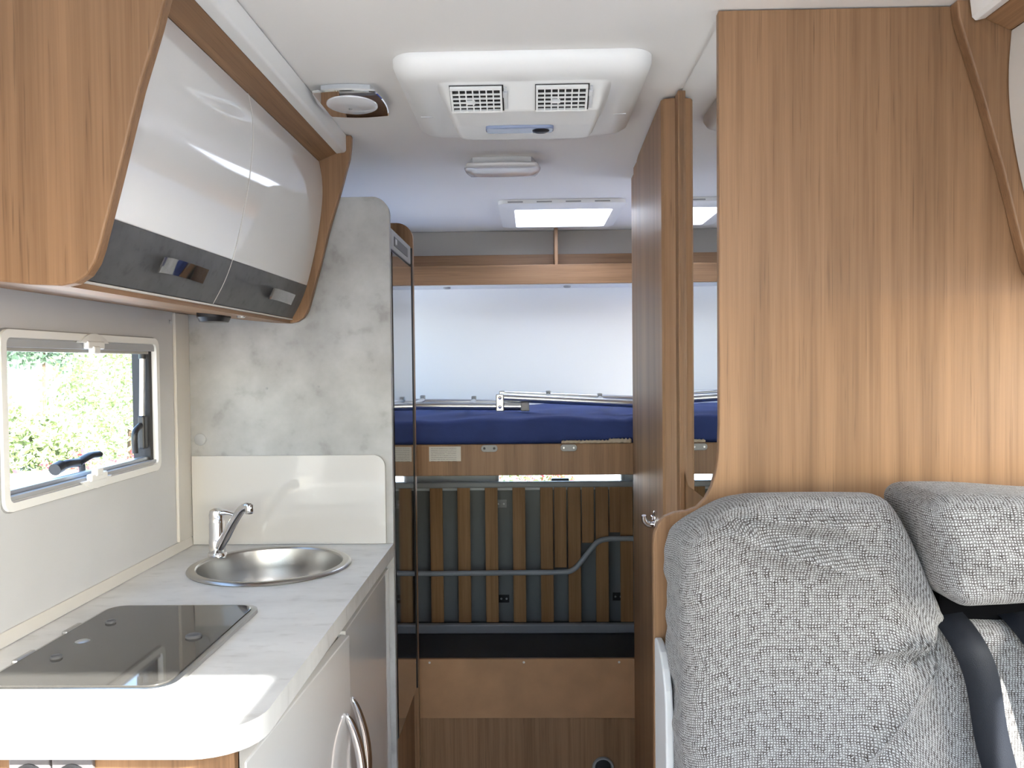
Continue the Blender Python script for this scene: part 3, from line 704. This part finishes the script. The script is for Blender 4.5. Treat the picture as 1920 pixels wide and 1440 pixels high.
for gx in (-.152, .017):
    W_, H_ = .102, .062
    bm = BM(); gbox(bm, gx, gx+W_, 0, .005, .0, .008); gbox(bm, gx, gx+W_, H_-.004, H_, 0, .008); gbox(bm, gx, gx+.004, .006, H_-.004, 0, .008); gbox(bm, gx+W_-.004, gx+W_, .006, H_-.004, 0, .008)
    g = link('vent_grille', bm, 'white', ac)
    link('backing', gbox(BM(), gx+.001, gx+W_-.001, .001, H_-.001, .0005, .0022), 'seal', g)
    link('gap', gbox(BM(), gx-.0015, gx+W_+.003, -.0015, H_+.0015, .0, .0012), 'seal', g)
    for i in range(1, 7): link('slat', gbox(BM(), gx+.004+(W_-.008)*i/7-.0012, gx+.004+(W_-.008)*i/7+.0012, .006, H_-.004, .002, .0068), 'white', g)
    for i in range(1, 5): link('slat', gbox(BM(), gx+.004, gx+W_-.004, .006+(H_-.010)*i/5-.0011, .006+(H_-.010)*i/5+.0011, .0045, .0078), 'white', g)
    link('adjuster', gbox(BM(), gx+.032, gx+.048, .031, .036, .006, .013), 'white', g)
    link('slide', gbox(BM(), gx+W_+.004, gx+W_+.0095, .004, H_-.004, .0, .003), 'lgrey', g)
    link('slide_knob', gbox(BM(), gx+W_+.002, gx+W_+.0105, .012, .024, .003, .008), 'lgrey', g)
bm = BM(); loft(bm, [rr3(-.089, 1.758, .055, 1.798, .010, 1.8712), rr3(-.089, 1.758, .055, 1.798, .010, 1.866), rr3(-.087, 1.760, .053, 1.796, .010, 1.8645)], True, True)
cwin = link('control_window', bm, mat('blue_grey_window', (.25, .30, .45), .12, coat=.5), ac, smooth=19)
lathe('sensor', [(.018, 1.866), (.018, 1.863), (.014, 1.861), (.001, 1.8605)], 'black', cwin, (.028, 1.778, 0), 24, sy=.9)

l1 = thing('ceiling_lamp', 'square chrome ceiling lamp with round opal glass near the overhead locker', 'lamp', (-.375, 1.86, 1.96))
def bulge(cx, cy, hx, hy, k, n=12):
    out = []
    for i in range(4):
        a0 = [(-1, -1), (1, -1), (1, 1), (-1, 1)][i]; a1 = [(1, -1), (1, 1), (-1, 1), (-1, -1)][i]; nn = [(0, -1), (1, 0), (0, 1), (-1, 0)][i]
        for j in range(n):
            t = j/n; b_ = k*math.sin(PI*t)
            out.append((cx+hx*(a0[0]+(a1[0]-a0[0])*t+nn[0]*b_), cy+hy*(a0[1]+(a1[1]-a0[1])*t+nn[1]*b_)))
    return out
LX, LY = -.384, 1.82
bo = bulge(LX, LY, .066, .085, .13)
bm = BM(); loft(bm, [[(x, y, 1.9595) for x, y in bulge(LX, LY, .052, .068, .13)], [(x, y, 1.943) for x, y in bulge(LX, LY, .052, .068, .13)]], True, True); link('base', bm, 'lgrey', l1, smooth=19)
bm = BM(); loft(bm, [[(x, y, 1.9435) for x, y in bo], [(x, y, 1.940) for x, y in bo], [(LX+(x-LX)*.97, LY+(y-LY)*.97, 1.9385) for x, y in bo]], True, True); link('chrome_plate', bm, 'mirror', l1, smooth=19)
lathe('glass_disc', [(.055, 1.9385), (.055, 1.937), (.05, 1.935), (.02, 1.9335), (.001, 1.933)], 'lampglass', l1, (LX, LY, 0), 40, sy=1.12)
lathe('switch', [(.004, 1.934), (.004, 1.9315), (.001, 1.931)], 'mgrey', l1, (LX-.006, LY+.01, 0), 12)
l2 = thing('ceiling_lamp', 'flat white ceiling lamp between the roof vent unit and the skylight', 'lamp', (-.075, 2.49, 1.96))
LX, LY = -.075, 2.44
q = bulge(LX, LY, .084, .058, .12)
bm = BM(); loft(bm, [[(x, y, 1.9595) for x, y in q], [(x, y, 1.942) for x, y in q]], True, True); link('base', bm, 'lgrey', l2, smooth=19)
q = bulge(LX, LY, .098, .068, .12)
bm = BM(); loft(bm, [[(x, y, 1.942) for x, y in q], [(LX+(x-LX)*1.02, LY+(y-LY)*1.02, 1.938) for x, y in q], [(LX+(x-LX)*.98, LY+(y-LY)*.98, 1.931) for x, y in q], [(LX+(x-LX)*.75, LY+(y-LY)*.75, 1.928) for x, y in q]], True, True); link('glass_cover', bm, 'lampglass', l2, smooth='all')

rs = thing('roof_skylight', 'white framed roof skylight above the rear bunk', 'skylight', (.13, 3.25, 1.96))
fo = [(-.112, 3.0), (.362, 3.0), (.362, 3.56), (-.112, 3.56)]
fo = rrect(-.110, 3.005, .356, 3.535, .03, 4); fi = rrect(-.052, 3.075, .312, 3.465, .015, 4); fm = rrect(-.072, 3.05, .336, 3.49, .02, 4)
bm = BM(); loft(bm, [[(x, y, 1.9595) for x, y in fo], [(x, y, 1.945) for x, y in fo], [(x, y, 1.935) for x, y in fm], [(x, y, 1.935) for x, y in fi], [(x, y, 1.995) for x, y in fi]], False, False)
link('frame', bm, 'white', rs, smooth=30)
for i in range(4): box('vent_slot', (-.075+i*.105, 3.0035, 1.9485), (-.02+i*.105, 3.0060, 1.953), 'mgrey', rs, 0)
link('dome', prism(BM(), rrect(SKYL[0]-.03, SKYL[1]-.03, SKYL[2]+.03, SKYL[3]+.03, .03, 4), 'Z', 1.9955, 2.001), 'milk', rs)
rh = thing('roof_hatch', 'clear roof hatch above the cab end of the aisle', 'skylight', (.35, -.2, 1.99))
box('dome', (HATCH[0]-.01, HATCH[1]-.01, 1.996), (HATCH[2]+.01, HATCH[3]+.01, 2.0), 'pane', rh, 0)

# ================================================================== REAR: SHELF, BUNK, LADDER, FOLDED BED
ws = thing('wall_shelf', 'open walnut shelf across the rear wall under the ceiling', 'shelf', (.17, 3.6, 1.70))
box('fascia', (XL+.002, 3.545, 1.706), (XR-.002, 3.562, 1.788), 'woodx', ws, .002)
box('shelf_board', (XL+.002, 3.562, 1.703), (XR-.002, YR-.001, 1.715), 'rearw', ws, 0)
box('back_board', (XL+.002, 3.704, 1.715), (XR-.002, YR-.001, 1.852), 'woodx', ws, .001)
box('back_lining', (XL+.002, 3.708, 1.852), (XR-.002, YR-.001, 1.958), 'shelfgrey', ws, 0)
box('divider', (.110, 3.55, 1.786), (.124, YR-.012, 1.957), 'wood', ws, .001)
for xx in (-.36, .165): lathe('spotlight', [(.016, 1.703), (.016, 1.697), (.012, 1.695)], 'mgrey', ws, (xx, 3.62, 0), 16)

bk = thing('bunk_bed', 'walnut fronted upper bunk carrying the blue mattress', 'bed', (.17, 2.7, 1.0))
fb = box('front_board', (-.60, 2.684, 1.003), (.3365, 2.702, 1.105), 'wood', bk, .002)
box('base_board', (XL+.002, 2.704, 1.085), (XR-.002, YR-.002, 1.10), 'garage', bk, 0)
for xx in (-.135, .123):
    b1 = link('bracket', bevel_all(prism(BM(), rrect(xx-.027, 1.081, xx+.027, 1.1035, .011, 6), 'Y', 2.677, 2.6835), .0015), 'mgrey', bk, smooth=19)
    for dx in (-.016, .016): lathe('screw', [(.004, 0), (.003, -.002)], 'black' if xx < 0 else 'alu', b1, (xx+dx, 2.677, 1.0925), 10, 'Y')
box('instruction_sticker', (-.332, 2.6828, 1.051), (-.228, 2.6838, 1.099), MT['sticker'], bk, 0)
def mattf(p):
    x, y, z = p; t = sstep(1.13, 1.18, z)
    z += t*(.004*math.sin(x*9+y*5)+.003*math.sin(x*23-y*14)+.006*math.exp(-((x-.3)/.06)**2-((y-2.78)/.08)**2)*math.sin(x*70+y*40))
    y += .003*math.sin(x*11)*sstep(2.8, 2.72, y)
    return (x, y, z)
ma = link('mattress', rbox((XL+.004, 2.706, 1.1005), (XR-.004, YR-.006, 1.186), .022, (110, 50, 6), mattf), 'blue', None, smooth='all')
tag(ma, 'blue sheeted mattress lying on the upper bunk', 'mattress')
bm = BM(); V_ = []
random.seed(3)
for i in range(40):
    x = .10+.228*i/39; zt = 1.1075+(.004+.004*abs(math.sin(i*1.7)))*(1 if i < 27 else 1.7)
    V_.append([bm.verts.new((x, 2.690+.003*math.sin(i*2.1), 1.1055)), bm.verts.new((x, 2.689+.004*math.sin(i*1.3), zt)), bm.verts.new((x, 2.700, zt+.001)), bm.verts.new((x, 2.703, 1.1055))])
for a, b in zip(V_, V_[1:]):
    for k in range(4): bm.faces.new((a[k], a[(k+1) % 4], b[(k+1) % 4], b[k]))
bm.faces.new(V_[0][::-1]); bm.faces.new(V_[-1])
tag(link('crumpled_cloth', bm, 'cloth', None, smooth='all'), 'crumpled beige cloth edge peeking out between mattress and bunk board', 'cloth')

la = thing('bunk_ladder', 'folded aluminium bunk ladder lying on the blue mattress', 'ladder', (-.02, 3.05, 1.19))
tb('rail', [(-.56, 2.95, 1.2135), (-.03, 2.95, 1.2055)], .0145, 'alu', la, 14)
tb('rail', [(-.56, 3.22, 1.2165), (-.06, 3.22, 1.208)], .0105, 'alu', la, 14)
tb('rail', [(-.107, 2.95, 1.239), (.52, 2.95, 1.2035)], .0150, 'alu', la, 14)
tb('rail', [(-.10, 3.22, 1.243), (.55, 3.22, 1.2115)], .0105, 'alu', la, 14)
for xx, zz in ((-.42, 1.225), (-.22, 1.22), (.07, 1.238), (.27, 1.226), (.44, 1.217)):
    tb('rung', [(xx, 2.95, zz-.012), (xx, 3.22, zz-.004)], .009, 'alu', la, 10)
    box('rung_clip', (xx-.009, 3.205, zz-.004), (xx+.009, 3.235, zz+.014), 'mgrey', la, .003)
bp_ = box('hinge_plate', (-.122, 2.930, 1.190), (-.094, 2.9345, 1.251), 'alu', la, .003)
for zz in (1.238, 1.206): lathe('bolt', [(.006, 0), (.006, -.004), (.003, -.006)], 'chrome', bp_, (-.108, 2.930, zz), 12, 'Y')
box('foot', (-.035, 2.933, 1.189), (-.004, 2.967, 1.221), 'mgrey', la, .005)
box('hinge_plate', (-.122, 3.232, 1.198), (-.094, 3.2365, 1.252), 'alu', la, .003)
for o in la.children: o.location.z += .008

fb2 = thing('folding_bed_frame', 'slatted lower bed frame folded up against the rear wall', 'bed frame', (0, 3.55, .2))
box('top_rail', (-.62, 3.535, .833), (.455, 3.562, .859), 'rail', fb2, .006)
box('bottom_rail', (-.62, 3.53, .203), (.455, 3.56, .243), 'rail', fb2, .006)
for xx in (-.62, .437): box('side_rail', (xx, 3.54, .243), (xx+.016, 3.558, .833), 'rail', fb2, .004)
P8 = [-.4125+.1195*i for i in range(-1, 8)]
for x in P8:
    if x+.028 > .44: x = .41
    box('slat', (x-.0275, 3.562, .243), (x+.0275, 3.570, .833), 'slat', fb2, .002)
for x, z0 in ((.125, .478), (.2445, .585), (.364, .63)): box('slat', (x-.026, 3.574, z0), (x+.026, 3.582, .833), 'slat', fb2, .002)
tb('bent_tube', smoothpath([(-.62, 3.524, .466), (-.3, 3.524, .468), (0, 3.524, .470), (.12, 3.524, .471), (.165, 3.524, .476), (.20, 3.524, .503), (.255, 3.524, .572), (.285, 3.524, .602), (.325, 3.524, .613), (.38, 3.524, .614), (.455, 3.524, .614)], 5), .0115, 'rail', fb2, 12)
gw = S(box('wall_garage', (XL+.002, YR-.006, .02), (XR-.002, YR-.0005, .795), 'garage', None, 0), 'dark grey lining on the rear wall behind the bed slats')
for i, (xx, zz) in enumerate(((-.128, .305), (.386, .312), (-.136, .735))):
    ct = thing('wall_catch', ('black wall catch low between the second pair of slats', 'black wall catch low beside the metal post', 'grey wall catch high under the rear window')[i], 'catch', (xx, YR-.006, zz), 'catches on the rear lining')
    box('plate', (xx-.024, YR-.014, zz-.018), (xx+.024, YR-.0065, zz+.018), 'black' if i < 2 else 'mgrey', ct, .002)
    for dx in (-.012, .012): lathe('screw', [(.005, 0), (.003, -.003)], 'alu', ct, (xx+dx, YR-.014, zz), 10, 'Y')

st = thing('storage_platform', 'rear storage platform with light plywood board over walnut front', 'platform', (0, 2.8, 0))
up1 = box('upper_board', (-.375, 2.688, .202), (.352, 2.700, .398), 'ply', st, .001)
for xx in (-.34, -.03, .282): lathe('screw', [(.004, 0), (.003, -.0015)], 'cream', up1, (xx, 2.688, .387), 10, 'Y')
box('lower_board', (-.60, 2.694, .001), (.40, 2.706, .20), 'wood', st, .001)
box('upper_backing', (-.60, 2.7005, .202), (.40, 2.712, .394), 'wood', st, 0)
box('deck', (XL+.004, 2.714, .185), (XR-.004, YR-.008, .20), 'darkgrey', st, 0)
hv = thing('heater_outlet', 'round grey heater outlet low in the platform front', 'outlet', (.227, 2.694, .018))
lathe('ring', [(.030, 0), (.034, 0), (.036, -.006), (.033, -.012), (.029, -.012), (.026, -.004), (.026, .0)], 'mgrey', hv, (.227, 2.6935, .0375), 28, 'Y', caps=False)
lathe('grille', [(.026, -.002), (.01, -.004), (.001, -.004)], 'black', hv, (.227, 2.6935, .0375), 20, 'Y')

# ================================================================== OUTSIDE, seen through the windows
GZ = -.6
S(slab('ground', 'Z', GZ-.1, GZ, (-120, -60, 60, 150), [], 'ground'), 'pale sunlit gravel ground outside the window', 'ground')
def leafcloud(name, c, rad, n, size, m, parent, seed):
    rng = np.random.default_rng(seed)
    d = rng.normal(size=(n, 3)); d /= np.linalg.norm(d, axis=1)[:, None]
    rr = rng.uniform(.35, 1, n)**.4*(1+.22*np.sin(d[:, 0]*7+seed)*np.sin(d[:, 2]*6+d[:, 1]*5))
    p = d*rr[:, None]*np.array(rad)
    a = rng.normal(size=(n, 3)); a /= np.linalg.norm(a, axis=1)[:, None]; b = np.cross(a, rng.normal(size=(n, 3))); b /= np.linalg.norm(b, axis=1)[:, None]
    s = size*rng.uniform(.6, 1.3, n)[:, None]
    off = np.array(c)-np.array(offs(parent))
    V = np.stack([p-a*s, p+b*s*.5, p+a*s, p-b*s*.5], 1).reshape(-1, 3)+off
    me = bpy.data.meshes.new(name); me.from_pydata(V.tolist(), [], (np.arange(n*4).reshape(-1, 4)).tolist()); me.materials.append(MT[m])
    o = bpy.data.objects.new(name, me); COL.objects.link(o); o.parent = parent; o['kind'] = 'stuff'; return o
def shrub(name, label, cat, c, rad, n, size, m, seed, group=None, extra=None):
    t = thing(name, label, cat, (c[0], c[1], GZ), group)
    tb('stem', [(c[0], c[1], GZ), (c[0]+.05, c[1], c[2])], min(.05, rad[0]*.1), 'bark', t, 8)
    leafcloud('foliage', c, rad, n, size, m, t, seed)
    if extra: leafcloud('blossom', (c[0], c[1], c[2]+.06), tuple(r*1.03 for r in rad), extra, size*.8, 'petal', t, seed+50)
    return t
G1 = 'hedge shrubs outside the kitchen window'
for lab, cx, cy, cz, rx, ry, rz, sd_ in (('tall sunlit yellow-green hedge shrub filling most of the kitchen window', -5.3, 10.75, .55, .85, 1.1, 2.0, 10),
        ('low rounded yellow-green hedge shrub behind the pink flowers', -5.4, 8.6, 0, .8, .8, .95, 11),
        ('pale green shrub rising behind the tall hedge shrub', -7.1, 15.2, 1.2, .8, 1.2, 2.6, 13)):
    shrub('hedge_shrub', lab, 'shrub', (cx, cy, cz), (rx, ry, rz), 14000, .04, 'leaf', sd_, G1)
shrub('conifer_tree', 'bluish dark tree standing beyond the hedge', 'tree', (-15.5, 26, 4.4), (2.4, 2.4, 2.9), 14000, .13, 'leafd', 31)
G2 = 'pink flowering shrubs below the hedge'
for i, (cx, cy) in enumerate(((-3.95, 5.9), (-3.9, 7.05), (-3.85, 8.2))):
    shrub('flowering_shrub', ('low pink flowering shrub beside the white box', 'low pink flowering shrub between two others outside the window', 'low pink flowering shrub in front of the tall hedge shrub')[i], 'shrub', (cx, cy, .02), (.42, .46, .52), 1200, .035, 'leaf', 40+i, G2, 1500)
shrub('flowering_shrub', 'pink red flowering shrub outside the rear window', 'shrub', (.0, 9.0, .0), (.5, .5, .5), 1800, .04, 'leaf', 47, None, 900)
ub = thing('utility_box', 'white box standing among the pink flowers outside', 'box', (-3.1, 5.15, GZ))
box('casing', (-3.25, 5.0, GZ), (-2.95, 5.25, .65), 'white', ub, .01); box('lid', (-3.27, 4.98, .65), (-2.93, 5.27, .70), 'white', ub, .01)
bm = BM(); nx = 40; rows = []
for j, (dx, hz) in enumerate(((0, 0), (-12, 7), (-30, 14), (-45, 0))):
    rows.append([bm.verts.new((-70+dx, -40+5*i, GZ-.05+hz*(.8+.3*math.sin(i*.7+j)+.2*math.sin(i*1.9)))) for i in range(nx)])
for a, b in zip(rows, rows[1:]):
    for i in range(nx-1): bm.faces.new((a[i], a[i+1], b[i+1], b[i]))
S(link('hillside', bm, 'hill', None, smooth='all'), 'hazy green wooded hillside in the distance', 'hill')
